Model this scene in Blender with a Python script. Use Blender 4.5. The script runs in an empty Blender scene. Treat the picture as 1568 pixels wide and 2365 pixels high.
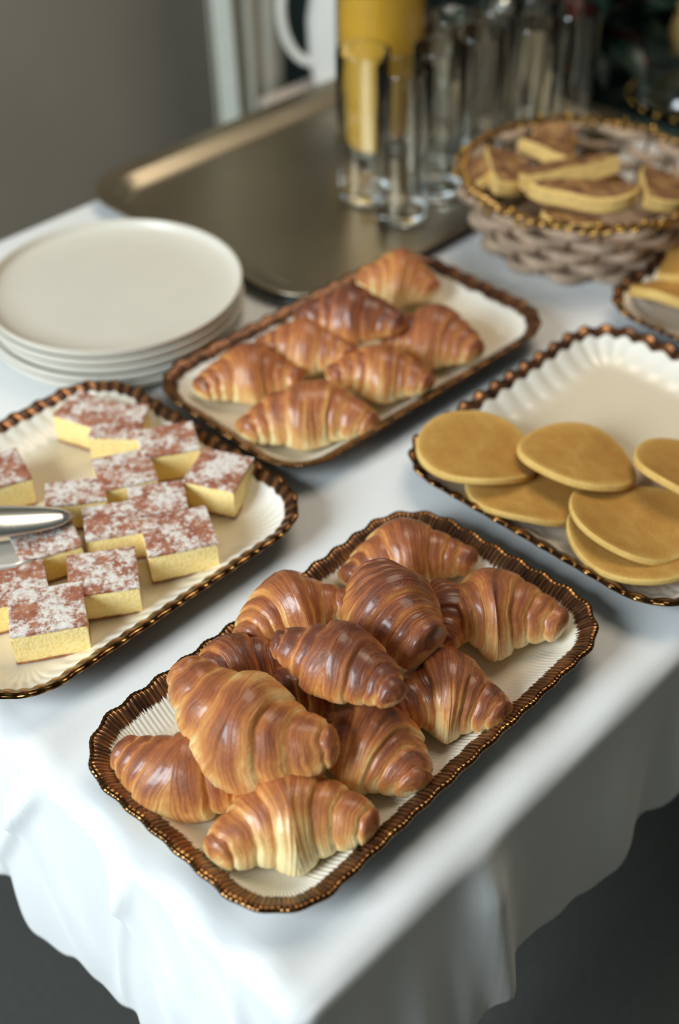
import bpy, bmesh, math, random
import numpy as np
from mathutils import Matrix, Vector

sc = bpy.context.scene
C = sc.collection
PI = math.pi
ZT = 0.75                                   # height of the clothed table top

# ------------------------------------------------------------------ camera
cam_d = bpy.data.cameras.new('camera')
cam = bpy.data.objects.new('camera', cam_d); C.objects.link(cam)
cam_d.sensor_fit = 'VERTICAL'; cam_d.sensor_height = 36.0
cam_d.lens = 2895.55 / 2365 * 36.0
cam.matrix_world = (Matrix.Translation((0, 0, ZT + 0.708)) @ Matrix.Rotation(-0.79, 4, 'Z')
                    @ Matrix.Rotation(math.radians(90 - 40.8607), 4, 'X') @ Matrix.Rotation(math.radians(-0.74455), 4, 'Z'))
cam_d.clip_start = 0.02; cam_d.clip_end = 50
cam_d.dof.use_dof = True
cam_d.dof.focus_distance = 0.885
cam_d.dof.aperture_fstop = 2.7
sc.camera = cam

# ------------------------------------------------------------------ light
w = bpy.data.worlds.new('room_air'); sc.world = w; w.use_nodes = True
bg = w.node_tree.nodes['Background']
bg.inputs[0].default_value = (0.60, 0.80, 0.78, 1); bg.inputs[1].default_value = 0.11

def area(name, loc, target, size, sizey, power, col):
    d = bpy.data.lights.new(name, 'AREA'); d.shape = 'RECTANGLE'; d.size = size; d.size_y = sizey
    d.energy = power; d.color = col
    o = bpy.data.objects.new(name, d); C.objects.link(o); o.location = loc
    o.rotation_euler = (Vector(target) - Vector(loc)).to_track_quat('-Z', 'Y').to_euler()
    return o
area('window_daylight', (-1.75, 0.75, 2.05), (0.5, 0.65, 0.75), 1.0, 1.3, 84, (0.82, 0.94, 1.0))
area('warm_fill', (1.5, 0.7, 2.75), (1.4, 0.7, 0.75), 1.2, 1.2, 20, (1.0, 0.86, 0.68))  # added warm fill from overhead, brightens the back of the table

sc.view_settings.view_transform = 'Standard'; sc.view_settings.look = 'None'
sc.view_settings.gamma = 1.0; sc.view_settings.use_curve_mapping = False
sc.view_settings.exposure = 0.10
sc.cycles.max_bounces = 14; sc.cycles.transmission_bounces = 12; sc.cycles.transparent_max_bounces = 12
sc.cycles.caustics_refractive = True; sc.cycles.caustics_reflective = False

# ------------------------------------------------------------------ node helpers
def mat(name):
    m = bpy.data.materials.new(name); m.use_nodes = True
    nt = m.node_tree; b = nt.nodes['Principled BSDF']
    return m, nt, b
def N(nt, t, **kw):
    n = nt.nodes.new(t)
    for k, v in kw.items():
        if k in n.inputs: n.inputs[k].default_value = v
        else: setattr(n, k, v)
    return n
def L(nt, a, b): nt.links.new(a, b)
def ramp(nt, fac, stops, interp='LINEAR'):
    r = nt.nodes.new('ShaderNodeValToRGB'); r.color_ramp.interpolation = interp
    e = r.color_ramp.elements
    while len(e) < len(stops): e.new(0.5)
    for el, (p, c) in zip(e, stops): el.position = p; el.color = (*c, 1)
    L(nt, fac, r.inputs[0]); return r
def math_(nt, op, a, b=None, clamp=False):
    n = nt.nodes.new('ShaderNodeMath'); n.operation = op; n.use_clamp = clamp
    for i, v in enumerate((a, b)):
        if v is None: continue
        if isinstance(v, (int, float)): n.inputs[i].default_value = v
        else: L(nt, v, n.inputs[i])
    return n.outputs[0]
def mixc(nt, fac, a, b):
    n = nt.nodes.new('ShaderNodeMix'); n.data_type = 'RGBA'
    if isinstance(fac, (int, float)): n.inputs[0].default_value = fac
    else: L(nt, fac, n.inputs[0])
    for i, v in ((6, a), (7, b)):
        if isinstance(v, tuple): n.inputs[i].default_value = (*v, 1)
        else: L(nt, v, n.inputs[i])
    return n.outputs[2]
def noise(nt, vec, scale, detail=3, rough=0.55, dist=0.0):
    n = N(nt, 'ShaderNodeTexNoise', Scale=scale, Detail=detail, Roughness=rough, Distortion=dist)
    if vec is not None: L(nt, vec, n.inputs['Vector'])
    return n.outputs['Fac']
def mapping(nt, vec, scale=(1, 1, 1), loc=(0, 0, 0)):
    n = nt.nodes.new('ShaderNodeMapping'); n.inputs['Scale'].default_value = scale; n.inputs['Location'].default_value = loc
    L(nt, vec, n.inputs['Vector']); return n.outputs[0]
def bump(nt, b, h, strength=0.3, dist=0.002):
    n = nt.nodes.new('ShaderNodeBump'); n.inputs['Strength'].default_value = strength; n.inputs['Distance'].default_value = dist
    L(nt, h, n.inputs['Height']); L(nt, n.outputs[0], b.inputs['Normal'])
def coord(nt, k='Object'): return nt.nodes.new('ShaderNodeTexCoord').outputs[k]
def plain(name, col, rough=0.5, metal=0.0, var=0.0, scale=30, spec=0.5, coat=0.0, trans=0.0, ior=1.45, bstr=0.0):
    m, nt, b = mat(name)
    b.inputs['Roughness'].default_value = rough; b.inputs['Metallic'].default_value = metal
    b.inputs['Specular IOR Level'].default_value = spec; b.inputs['Coat Weight'].default_value = coat
    b.inputs['Transmission Weight'].default_value = trans; b.inputs['IOR'].default_value = ior
    b.inputs['Base Color'].default_value = (*col, 1)
    if var > 0 or bstr > 0:
        f = noise(nt, coord(nt), scale, 4)
        if var > 0:
            lo = tuple(c * (1 - var) for c in col); hi = tuple(min(1, c * (1 + var)) for c in col)
            r = ramp(nt, f, [(0.3, lo), (0.7, hi)]); L(nt, r.outputs[0], b.inputs['Base Color'])
        if bstr > 0: bump(nt, b, f, bstr)
    return m

# ------------------------------------------------------------------ materials
M = {}
M['cloth'] = plain('white_cotton', (0.80, 0.80, 0.80), 0.85, var=0.02, scale=900, spec=0.2, bstr=0.05)
M['cloth'].node_tree.nodes['Principled BSDF'].inputs['Sheen Weight'].default_value = 0.1
M['wall'] = plain('taupe_plaster', (0.31, 0.275, 0.225), 0.9, var=0.05, scale=6, spec=0.2)
M['dark_wall'] = plain('dark_green_paint', (0.016, 0.034, 0.032), 0.8, var=0.1, scale=5)
M['floor'] = plain('grey_carpet', (0.088, 0.088, 0.080), 0.95, var=0.15, scale=140, spec=0.1)
M['curtain'] = plain('pale_curtain_linen', (0.56, 0.56, 0.49), 0.9, var=0.03, scale=40, spec=0.15)
M['wood'] = plain('brown_wood', (0.16, 0.08, 0.04), 0.5, var=0.25, scale=18)
M['stoneware'] = plain('cream_stoneware', (0.70, 0.655, 0.57), 0.32, var=0.02, scale=14, spec=0.4)
M['white_china'] = plain('white_china', (0.80, 0.78, 0.72), 0.2, spec=0.5)
M['steel'] = plain('brushed_steel', (0.46, 0.39, 0.285), 0.34, metal=1.0, var=0.08, scale=8)
M['chrome'] = plain('chrome', (0.66, 0.67, 0.66), 0.24, metal=1.0)
M['satin'] = plain('satin_steel', (0.80, 0.80, 0.78), 0.42, metal=0.75)
M['gold_bead'] = plain('gold_tinsel', (0.85, 0.50, 0.10), 0.22, metal=1.0)
M['gold_thread'] = plain('gold_thread', (0.26, 0.135, 0.035), 0.4, metal=0.7, var=0.6, scale=160)
M['wicker'] = plain('pale_wicker', (0.42, 0.295, 0.205), 0.7, var=0.3, scale=60)
M['wicker_dark'] = plain('dark_wicker', (0.10, 0.07, 0.04), 0.7, var=0.3, scale=60)
M['juice'] = plain('orange_juice', (0.93, 0.49, 0.035), 0.25, var=0.06, scale=20)
M['leaf'] = plain('dark_green_leaf', (0.012, 0.036, 0.026), 0.35, var=0.3, scale=30)
M['red_leaf'] = plain('red_bract', (0.16, 0.018, 0.016), 0.5, var=0.3, scale=30)
M['pot'] = plain('dark_glazed_pot', (0.012, 0.026, 0.026), 0.3)
M['blush'] = plain('blush_painted_wood', (0.52, 0.43, 0.37), 0.5, var=0.04, scale=10)
M['runner'] = plain('dark_green_runner', (0.014, 0.034, 0.030), 0.85, var=0.15, scale=60)
M['tan'] = plain('tan_glazed_clay', (0.50, 0.35, 0.13), 0.45, var=0.1, scale=20)
M['teal'] = plain('dark_teal_glaze', (0.03, 0.07, 0.065), 0.3)
gm, gnt, gb = mat('clear_glass')
gb.inputs['Transmission Weight'].default_value = 1; gb.inputs['Roughness'].default_value = 0.0
gb.inputs['IOR'].default_value = 1.47; gb.inputs['Base Color'].default_value = (0.97, 0.99, 0.985, 1)
M['glass'] = gm

def gold_nodes(nt, uv, ribs, rw):
    """brown and bronze lustre brushed across the rim; uv.x runs along it and uv.y across, ribs = ribs per metre"""
    n1 = noise(nt, mapping(nt, uv, (430, 40, 1)), 1.0, 3, 0.6)
    n2 = noise(nt, mapping(nt, uv, (42, 20, 1), (3, 1, 0)), 1.0, 2, 0.5)
    sx = nt.nodes.new('ShaderNodeSeparateXYZ'); L(nt, uv, sx.inputs[0])
    rb = math_(nt, 'MULTIPLY_ADD', math_(nt, 'COSINE', math_(nt, 'MULTIPLY', sx.outputs[0], 2 * PI * ribs)), 0.13)
    rb.node.inputs[2].default_value = 0.5
    f = math_(nt, 'ADD', math_(nt, 'MULTIPLY', n1, 0.6 * (1 - rw)), math_(nt, 'ADD', math_(nt, 'MULTIPLY', n2, 0.4 * (1 - rw)), math_(nt, 'MULTIPLY', rb, rw)))
    return f
def make_edge_gold(name, ribs, rw):
    m, nt, b = mat(name)
    f = gold_nodes(nt, coord(nt, 'UV'), ribs, rw)
    L(nt, ramp(nt, f, [(0.38, (0.040, 0.018, 0.009)), (0.52, (0.16, 0.075, 0.028)), (0.64, (0.55, 0.32, 0.11))]).outputs[0], b.inputs['Base Color'])
    b.inputs['Metallic'].default_value = 1; b.inputs['Roughness'].default_value = 0.17
    return m
def make_glaze(band, jag, ribs, rw):
    m, nt, b = mat('cream_glaze_with_brushed_lustre')
    uv = coord(nt, 'UV')
    sx = nt.nodes.new('ShaderNodeSeparateXYZ'); L(nt, uv, sx.inputs[0])
    jn = noise(nt, mapping(nt, uv, (520, 4, 1), (0, 7, 0)), 1.0, 3, 0.7)
    jl = noise(nt, mapping(nt, uv, (55, 2, 1), (5, 3, 0)), 1.0, 2, 0.5)
    edge = math_(nt, 'ADD', math_(nt, 'MULTIPLY', math_(nt, 'SUBTRACT', jn, 0.5), jag * 2.2),
                 math_(nt, 'ADD', math_(nt, 'MULTIPLY', math_(nt, 'SUBTRACT', jl, 0.5), jag * 0.8), band))
    mask = math_(nt, 'MULTIPLY', math_(nt, 'SUBTRACT', edge, sx.outputs[1]), 900, True)
    gc = ramp(nt, gold_nodes(nt, uv, ribs, rw), [(0.38, (0.026, 0.012, 0.008)), (0.50, (0.13, 0.052, 0.023)), (0.62, (0.42, 0.185, 0.07))]).outputs[0]
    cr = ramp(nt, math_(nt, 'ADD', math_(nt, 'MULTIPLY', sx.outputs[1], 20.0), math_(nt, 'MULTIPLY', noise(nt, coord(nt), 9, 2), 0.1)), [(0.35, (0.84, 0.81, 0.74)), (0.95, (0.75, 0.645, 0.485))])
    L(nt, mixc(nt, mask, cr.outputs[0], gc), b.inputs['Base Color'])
    L(nt, math_(nt, 'MULTIPLY', mask, 0.7), b.inputs['Metallic'])
    b.inputs['Roughness'].default_value = 0.24; b.inputs['Specular IOR Level'].default_value = 0.5
    b.inputs['Coat Weight'].default_value = 0.3; b.inputs['Coat Roughness'].default_value = 0.1
    return m
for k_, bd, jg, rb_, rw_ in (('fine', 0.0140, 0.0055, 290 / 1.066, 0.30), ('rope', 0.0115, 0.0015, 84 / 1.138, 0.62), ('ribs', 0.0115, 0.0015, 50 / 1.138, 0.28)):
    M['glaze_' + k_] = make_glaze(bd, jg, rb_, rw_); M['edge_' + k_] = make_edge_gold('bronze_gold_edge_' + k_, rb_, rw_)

def make_croissant_mat(name, dark=0.0):
    m, nt, b = mat(name)
    at = nt.nodes.new('ShaderNodeAttribute'); at.attribute_name = 'bake'
    uv = coord(nt, 'UV')
    s1 = noise(nt, mapping(nt, uv, (150, 1.3, 1)), 1.0, 5, 0.7, 0.6)
    s2 = noise(nt, mapping(nt, uv, (560, 2.0, 1), (2, 5, 0)), 1.0, 3, 0.65, 0.4)
    blot = noise(nt, coord(nt), 55, 4, 0.6)
    fine = noise(nt, coord(nt), 260, 3, 0.6)
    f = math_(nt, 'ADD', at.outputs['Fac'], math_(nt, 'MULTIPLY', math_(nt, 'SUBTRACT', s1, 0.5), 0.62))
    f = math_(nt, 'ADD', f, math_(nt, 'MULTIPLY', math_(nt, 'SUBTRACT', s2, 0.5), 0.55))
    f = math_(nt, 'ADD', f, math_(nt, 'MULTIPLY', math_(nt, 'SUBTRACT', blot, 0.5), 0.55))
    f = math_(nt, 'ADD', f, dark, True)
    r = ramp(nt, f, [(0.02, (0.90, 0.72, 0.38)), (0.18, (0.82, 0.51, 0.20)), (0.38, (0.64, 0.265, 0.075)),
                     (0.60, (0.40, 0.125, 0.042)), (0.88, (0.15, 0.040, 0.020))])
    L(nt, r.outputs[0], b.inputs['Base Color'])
    rr = ramp(nt, blot, [(0.35, (0.30,) * 3), (0.7, (0.58,) * 3)])
    L(nt, rr.outputs[0], b.inputs['Roughness'])
    b.inputs['Specular IOR Level'].default_value = 0.45
    b.inputs['Coat Weight'].default_value = 0.38; b.inputs['Coat Roughness'].default_value = 0.17
    b.inputs['Subsurface Weight'].default_value = 0.08; b.inputs['Subsurface Radius'].default_value = (0.006, 0.003, 0.001)
    b.inputs['Subsurface Scale'].default_value = 0.5
    h = math_(nt, 'ADD', math_(nt, 'MULTIPLY', s1, 0.30), math_(nt, 'ADD', math_(nt, 'MULTIPLY', s2, 0.55), math_(nt, 'MULTIPLY', fine, 0.40)))
    bump(nt, b, h, 0.75, 0.0016)
    return m
M['croissant'] = make_croissant_mat('croissant_crust')
M['croissant_dark'] = make_croissant_mat('croissant_crust_well_baked', 0.13)
M['croissant_light'] = make_croissant_mat('croissant_crust_golden', -0.06)

def make_sponge():
    m, nt, b = mat('yellow_sponge')
    co = coord(nt)
    f = noise(nt, co, 300, 4, 0.65)
    L(nt, ramp(nt, f, [(0.3, (0.88, 0.60, 0.20)), (0.5, (0.97, 0.75, 0.33)), (0.72, (0.98, 0.83, 0.45))]).outputs[0], b.inputs['Base Color'])
    b.inputs['Roughness'].default_value = 0.9; b.inputs['Specular IOR Level'].default_value = 0.15
    b.inputs['Subsurface Weight'].default_value = 0.15; b.inputs['Subsurface Radius'].default_value = (0.008, 0.005, 0.002); b.inputs['Subsurface Scale'].default_value = 0.5
    bump(nt, b, f, 0.5, 0.002)
    return m
M['sponge'] = make_sponge()
def make_sugar_crust():
    m, nt, b = mat('brown_crust_dusted_with_sugar')
    oi = nt.nodes.new('ShaderNodeObjectInfo')
    va = nt.nodes.new('ShaderNodeVectorMath'); va.operation = 'ADD'; L(nt, coord(nt), va.inputs[0])
    cb = nt.nodes.new('ShaderNodeCombineXYZ'); L(nt, oi.outputs['Random'], cb.inputs[0]); L(nt, math_(nt, 'MULTIPLY', oi.outputs['Random'], 3.7), cb.inputs[1])
    L(nt, cb.outputs[0], va.inputs[1]); co = va.outputs[0]
    big = noise(nt, co, 48, 2, 0.5); sm = noise(nt, co, 210, 5, 0.72)
    f = math_(nt, 'ADD', math_(nt, 'MULTIPLY', big, 0.50), math_(nt, 'MULTIPLY', sm, 0.74))
    brown = ramp(nt, noise(nt, co, 90, 4, 0.6), [(0.3, (0.28, 0.085, 0.05)), (0.7, (0.50, 0.215, 0.125))]).outputs[0]
    r = ramp(nt, f, [(0.575, (0, 0, 0)), (0.70, (1, 1, 1))])
    L(nt, mixc(nt, r.outputs[0], brown, (0.80, 0.74, 0.68)), b.inputs['Base Color'])
    b.inputs['Roughness'].default_value = 0.85; b.inputs['Specular IOR Level'].default_value = 0.2
    bump(nt, b, f, 0.5, 0.003)
    return m
M['sugar_crust'] = make_sugar_crust()
M['base_crust'] = plain('brown_base_crust', (0.33, 0.13, 0.05), 0.85, var=0.4, scale=220)
def make_pancake():
    m, nt, b = mat('golden_pancake')
    at = nt.nodes.new('ShaderNodeAttribute'); at.attribute_name = 'bake'
    co = coord(nt)
    f1 = noise(nt, co, 45, 3, 0.55); f2 = noise(nt, co, 420, 3, 0.6)
    f = math_(nt, 'ADD', at.outputs['Fac'], math_(nt, 'MULTIPLY', math_(nt, 'SUBTRACT', f1, 0.5), 0.55))
    f = math_(nt, 'ADD', f, math_(nt, 'MULTIPLY', math_(nt, 'SUBTRACT', f2, 0.5), 0.40), True)
    L(nt, ramp(nt, f, [(0.05, (0.80, 0.56, 0.19)), (0.4, (0.63, 0.38, 0.105)), (0.7, (0.49, 0.25, 0.055)), (1.0, (0.40, 0.165, 0.04))]).outputs[0], b.inputs['Base Color'])
    b.inputs['Roughness'].default_value = 0.7; b.inputs['Specular IOR Level'].default_value = 0.25
    bump(nt, b, f2, 0.3, 0.001)
    return m
M['pancake'] = make_pancake()
def make_toast():
    m, nt, b = mat('brown_toasted_crust')
    f = noise(nt, coord(nt), 75, 4, 0.6)
    L(nt, ramp(nt, f, [(0.35, (0.09, 0.033, 0.012)), (0.5, (0.24, 0.105, 0.035)), (0.7, (0.38, 0.21, 0.07))]).outputs[0], b.inputs['Base Color'])
    b.inputs['Roughness'].default_value = 0.7
    return m
M['toast'] = make_toast()
M['bread_edge'] = plain('yellow_bread_edge', (0.74, 0.48, 0.16), 0.8, var=0.15, scale=150)

# ------------------------------------------------------------------ object helpers
def mesh_obj(name, verts, faces, m, parent=None, smooth=True, uv=None, attr=None):
    me = bpy.data.meshes.new(name)
    me.from_pydata(np.asarray(verts).tolist(), [], faces if isinstance(faces, list) else np.asarray(faces).tolist())
    if smooth: me.polygons.foreach_set('use_smooth', np.ones(len(me.polygons), bool))
    if uv is not None:
        l = me.uv_layers.new(name='UVMap'); idx = np.zeros(len(me.loops), np.int32); me.loops.foreach_get('vertex_index', idx)
        l.data.foreach_set('uv', np.asarray(uv, np.float32)[idx].ravel())
    if attr is not None:
        a = me.attributes.new('bake', 'FLOAT', 'POINT'); a.data.foreach_set('value', np.asarray(attr, np.float32))
    me.materials.append(m); me.update()
    o = bpy.data.objects.new(name, me); C.objects.link(o)
    if parent: o.parent = parent
    return o
def tag(o, label, cat, group=None, kind=None):
    o['label'] = label; o['category'] = cat
    if group: o['group'] = group
    if kind: o['kind'] = kind
    return o
def thing(name, label, cat, loc, rz=0.0, group=None):
    o = bpy.data.objects.new(name, None); C.objects.link(o); o.empty_display_size = 0.03
    o.location = loc; o.rotation_euler = (0, 0, rz)
    return tag(o, label, cat, group)
def struct(name, verts, faces, m, smooth=False):
    o = mesh_obj(name, verts, faces, m, None, smooth); o['kind'] = 'structure'; return o
class MB:
    def __init__(s): s.v = []; s.f = []
    def add(s, v, f):
        n = len(s.v); s.v += [tuple(p) for p in v]; s.f += [tuple(i + n for i in q) for q in f]; return s
    def box(s, lo, hi):
        x0, y0, z0 = lo; x1, y1, z1 = hi
        return s.add([(x0,y0,z0),(x1,y0,z0),(x1,y1,z0),(x0,y1,z0),(x0,y0,z1),(x1,y0,z1),(x1,y1,z1),(x0,y1,z1)],
                     [(0,3,2,1),(4,5,6,7),(0,1,5,4),(1,2,6,5),(2,3,7,6),(3,0,4,7)])
    def lathe(s, prof, n=64, cx=0.0, cy=0.0):
        v = []; f = []; k = len(prof)
        for i in range(n):
            a = 2 * PI * i / n
            for r, z in prof: v.append((cx + r * math.cos(a), cy + r * math.sin(a), z))
        for i in range(n):
            j = (i + 1) % n
            for q in range(k - 1): f.append((i*k+q, j*k+q, j*k+q+1, i*k+q+1))
        return s.add(v, f)
    def tube(s, pts, r, n=8, closed=False):
        pts = [Vector(p) for p in pts]; K = len(pts); v = []; f = []
        for i, p in enumerate(pts):
            if closed: t = pts[(i + 1) % K] - pts[i - 1]
            else: t = pts[min(i + 1, K - 1)] - pts[max(i - 1, 0)]
            t.normalize(); up = Vector((0, 0, 1)) if abs(t.z) < 0.9 else Vector((1, 0, 0))
            a = t.cross(up).normalized(); b = a.cross(t)
            rr = r[i] if hasattr(r, '__len__') else r
            for j in range(n):
                q = 2 * PI * j / n; v.append(p + a * (rr * math.cos(q)) + b * (rr * math.sin(q)))
        for i in range(K if closed else K - 1):
            i2 = (i + 1) % K
            for j in range(n): f.append((i*n+j, i*n+(j+1) % n, i2*n+(j+1) % n, i2*n+j))
        if not closed: f.append(tuple(range(n))[::-1]); f.append(tuple((K-1)*n + j for j in range(n)))
        return s.add(v, f)
    def sphere(s, c, r, nu=12, nv=8):
        prof = [(max(1e-5, r * math.sin(PI * i / nv)), c[2] - r * math.cos(PI * i / nv)) for i in range(nv + 1)]
        return s.lathe(prof, nu, c[0], c[1])
    def build(s, name, m, parent=None, smooth=True):
        o = mesh_obj(name, s.v, s.f, m, parent, smooth)
        b = bmesh.new(); b.from_mesh(o.data); bmesh.ops.remove_doubles(b, verts=b.verts, dist=2e-5)
        bmesh.ops.recalc_face_normals(b, faces=b.faces); b.to_mesh(o.data); b.free()
        if smooth:
            o.data.polygons.foreach_set('use_smooth', np.ones(len(o.data.polygons), bool)); o.data.set_sharp_from_angle(angle=0.7)
        return o
def copy_tree(o, parent=None):
    c = o.copy(); C.objects.link(c); c.parent = parent
    for ch in list(o.children): copy_tree(ch, c)
    return c
def smoothstep(x): x = np.clip(x, 0, 1); return x * x * (3 - 2 * x)

# ------------------------------------------------------------------ room
struct('floor', [(-3, -2.5, 0), (5, -2.5, 0), (5, 4.5, 0), (-3, 4.5, 0)], [(0, 1, 2, 3)], M['floor'])
BOXF = MB().box((0, 0, 0), (1, 1, 1)).f
struct('wall_left', MB().box((-3, 1.55, 0), (3.2, 1.65, 2.8)).v, BOXF, M['wall'])
struct('wall_back', MB().box((3.2, -2.1, 0), (3.3, 1.65, 2.8)).v, BOXF, M['wall'])
struct('wall_right', MB().box((-3, -2.1, 0), (3.2, -2.0, 2.8)).v, BOXF, M['wall'])
def make_door():
    d = struct('door_1', MB().box((1.35, 1.515, 0.005), (2.2, 1.549, 2.05)).v, BOXF, M['dark_wall'])
    for z in (0.15, 1.1): 
        MB().box((1.45, 1.508, z), (2.10, 1.515, z + 0.8)).build('door_panel', M['dark_wall'], d, False)
make_door()
def make_cabinet():
    t = thing('low_cabinet', 'low dark green cabinet standing beyond the far end of the table', 'cabinet', (2.25, 0.4, 0))
    MB().box((-0.2, -1.2, 0.06), (0.2, 1.05, 0.62)).build('body', M['dark_wall'], t, False)
    MB().box((-0.18, -1.15, 0), (0.18, 1.0, 0.06)).build('plinth', M['pot'], t, False)
    for k in range(3):
        y0 = -1.18 + k * 0.745
        MB().box((-0.216, y0, 0.09), (-0.2, y0 + 0.71, 0.59)).build('door', M['dark_wall'], t, False)
make_cabinet()

def make_curtain():
    xs = np.linspace(1.185, 1.325, 110); zs = np.linspace(0.03, 2.3, 40)
    v = []; 
    for z in zs:
        for x in xs:
            u = (x - 1.185) / 0.140
            y = 1.42 + 0.009 * math.sin(u * 2 * PI * 3.1 + 0.6 + 0.3 * math.sin(z * 2)) + 0.006 * math.sin(u * 23 + z)
            v.append((x + 0.006 * math.sin(z * 3 + u * 4), y, z))
    n = len(xs)
    f = [(j*n+i, j*n+i+1, (j+1)*n+i+1, (j+1)*n+i) for j in range(len(zs)-1) for i in range(n-1)]
    o = mesh_obj('curtain', v, f, M['curtain'])
    s = o.modifiers.new('s', 'SOLIDIFY'); s.thickness = 0.002
    tag(o, 'pale curtain hanging in narrow folds behind the steel tray', 'curtain')
    r = MB().tube([(0.7, 1.42, 2.32), (1.38, 1.42, 2.32)], 0.012)
    for x in (0.72, 1.36): r.tube([(x, 1.42, 2.32), (x, 1.55, 2.32)], 0.008)
    r.build('curtain_rod', M['wood'], o)
make_curtain()

# ------------------------------------------------------------------ table and cloth
TX0, TX1, TY0, TY1 = 0.235, 1.86, 0.272, 1.205
def make_table():
    t = thing('buffet_table', 'long buffet table hidden under the white cloth', 'table', (1.05, 0.74, 0))
    MB().box((TX0-1.05+0.04, TY0-0.74+0.04, 0.715), (TX1-1.05-0.04, TY1-0.74-0.04, 0.7425)).build('table_top', M['wood'], t, False)
    for sx in (-0.7, 0.7):
        for sy in (-0.38, 0.38):
            MB().box((sx-0.025, sy-0.025, 0), (sx+0.025, sy+0.025, 0.715)).build('leg', M['wood'], t, False)
make_table()
def make_cloth():
    R = 0.016; D = 0.225
    def axis(a, b, n, nd, D0):
        return np.concatenate([a - D0 + np.linspace(0, D0, nd)[:-1], np.linspace(a, b, n), b + np.linspace(0, D, nd)[1:]])
    us = axis(TX0, TX1, 220, 52, D); vs = axis(TY0, TY1, 260, 52, 0.188)
    U, V = np.meshgrid(us, vs, indexing='ij')
    ex = np.where(U < TX0 + R, U - TX0 - R, np.where(U > TX1 - R, U - TX1 + R, 0.0))
    ey = np.where(V < TY0 + R, V - TY0 - R, np.where(V > TY1 - R, V - TY1 + R, 0.0))
    e = np.hypot(ex, ey); dx = ex / np.maximum(e, 1e-9); dy = ey / np.maximum(e, 1e-9)
    a = np.clip(e / R, 0, PI / 2)
    out = R * np.sin(a); down = R * (1 - np.cos(a)) + np.maximum(0, e - R * PI / 2)
    # folds of the hanging part
    corner = np.minimum(np.abs(ex), np.abs(ey)) / np.maximum(e, 1e-6)
    s = np.where(np.abs(ex) > np.abs(ey), V, U)
    left = (ex < 0) & (np.abs(ex) >= np.abs(ey))
    k = smoothstep(down / 0.22)
    fold = 0.5 + 0.5 * np.sin(s * 2 * PI / 0.17 + 0.8 + 1.5 * np.sin(s * 9)) 
    fold2 = np.sin(s * 2 * PI / 0.063 + 2.0 * np.sin(s * 17))
    out = out + k * (0.004 + 0.014 * fold + 0.003 * fold2) + 0.03 * corner * k
    # one soft pleat on the near right side, and shallow oblique creases on the left side
    front = (ey < 0) & (np.abs(ey) >= np.abs(ex))
    pl = np.exp(-((U - 0.405 - 0.10 * down) / 0.018) ** 2) * smoothstep(down / 0.06)
    out = out + np.where(front, 0.016 * pl, 0)
    for (c0, sl, wd, am) in ((0.40, 0.9, 0.008, 0.004), (0.47, 0.7, 0.010, 0.005), (0.53, -0.5, 0.008, 0.004), (0.34, 0.35, 0.008, 0.004), (0.60, 0.5, 0.010, 0.005), (0.43, -0.2, 0.007, 0.003)):
        out = out + np.where(left, 2.0 * am * np.exp(-((V - c0 + sl * down) / wd) ** 2) * smoothstep(down / 0.05) * smoothstep((0.27 - down) / 0.1), 0)
    X = np.clip(U, TX0 + R, TX1 - R) + dx * out
    Y = np.clip(V, TY0 + R, TY1 - R) + dy * out
    hem = 0.006 * np.sin(s * 2 * PI / 0.085 + 1.0) + 0.004 * np.sin(s * 2 * PI / 0.037)
    Z = ZT - down * (1 + 0.04 * 0) + hem * smoothstep((down - 0.1) / 0.18)
    # shallow waves near the left edge, where the cloth is pulled over
    wv = 0.0038 * np.exp(-((U - TX0 - 0.012) / 0.03) ** 2) * np.sin(V * 2 * PI / 0.075 + 0.7 * np.sin(V * 21))
    wv2 = 0.0010 * np.exp(-((V - TY0 - 0.02) / 0.03) ** 2) * np.sin(U * 2 * PI / 0.11)
    Z = Z + np.where(e < R, wv + wv2, 0)
    nu, nv = U.shape
    verts = np.stack([X, Y, Z], -1).reshape(-1, 3)
    i = np.arange(nu * nv).reshape(nu, nv)
    faces = np.stack([i[:-1, :-1], i[1:, :-1], i[1:, 1:], i[:-1, 1:]], -1).reshape(-1, 4)
    o = mesh_obj('tablecloth', verts, faces, M['cloth'])
    tag(o, 'white cotton tablecloth draped over the buffet table', 'tablecloth')
    sm = o.modifiers.new('s', 'SOLIDIFY'); sm.thickness = 0.0012; sm.offset = -1
make_cloth()

# ------------------------------------------------------------------ scalloped platters
def rr_outline(a, b, rc, n):
    """rounded rectangle: points, outward normals and arc length, equally spaced"""
    segs = [('l', (a, -b + rc), (a, b - rc), (1, 0)), ('c', (a - rc, b - rc), 0), ('l', (a - rc, b), (-a + rc, b), (0, 1)), ('c', (-a + rc, b - rc), 90),
            ('l', (-a, b - rc), (-a, -b + rc), (-1, 0)), ('c', (-a + rc, -b + rc), 180), ('l', (-a + rc, -b), (a - rc, -b), (0, -1)), ('c', (a - rc, -b + rc), 270)]
    lens = [math.dist(s[1], s[2]) if s[0] == 'l' else rc * PI / 2 for s in segs]
    tot = sum(lens); P = []; Q = []; S = []
    for i in range(n):
        t = tot * i / n; S.append(t)
        for s, ln in zip(segs, lens):
            if t <= ln: break
            t -= ln
        if s[0] == 'l':
            k = t / ln; P.append((s[1][0] + (s[2][0]-s[1][0])*k, s[1][1] + (s[2][1]-s[1][1])*k)); Q.append(s[3])
        else:
            an = math.radians(s[2]) + t / rc; P.append((s[1][0] + rc*math.cos(an), s[1][1] + rc*math.sin(an))); Q.append((math.cos(an), math.sin(an)))
    return np.array(P), np.array(Q), np.array(S), tot
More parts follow.
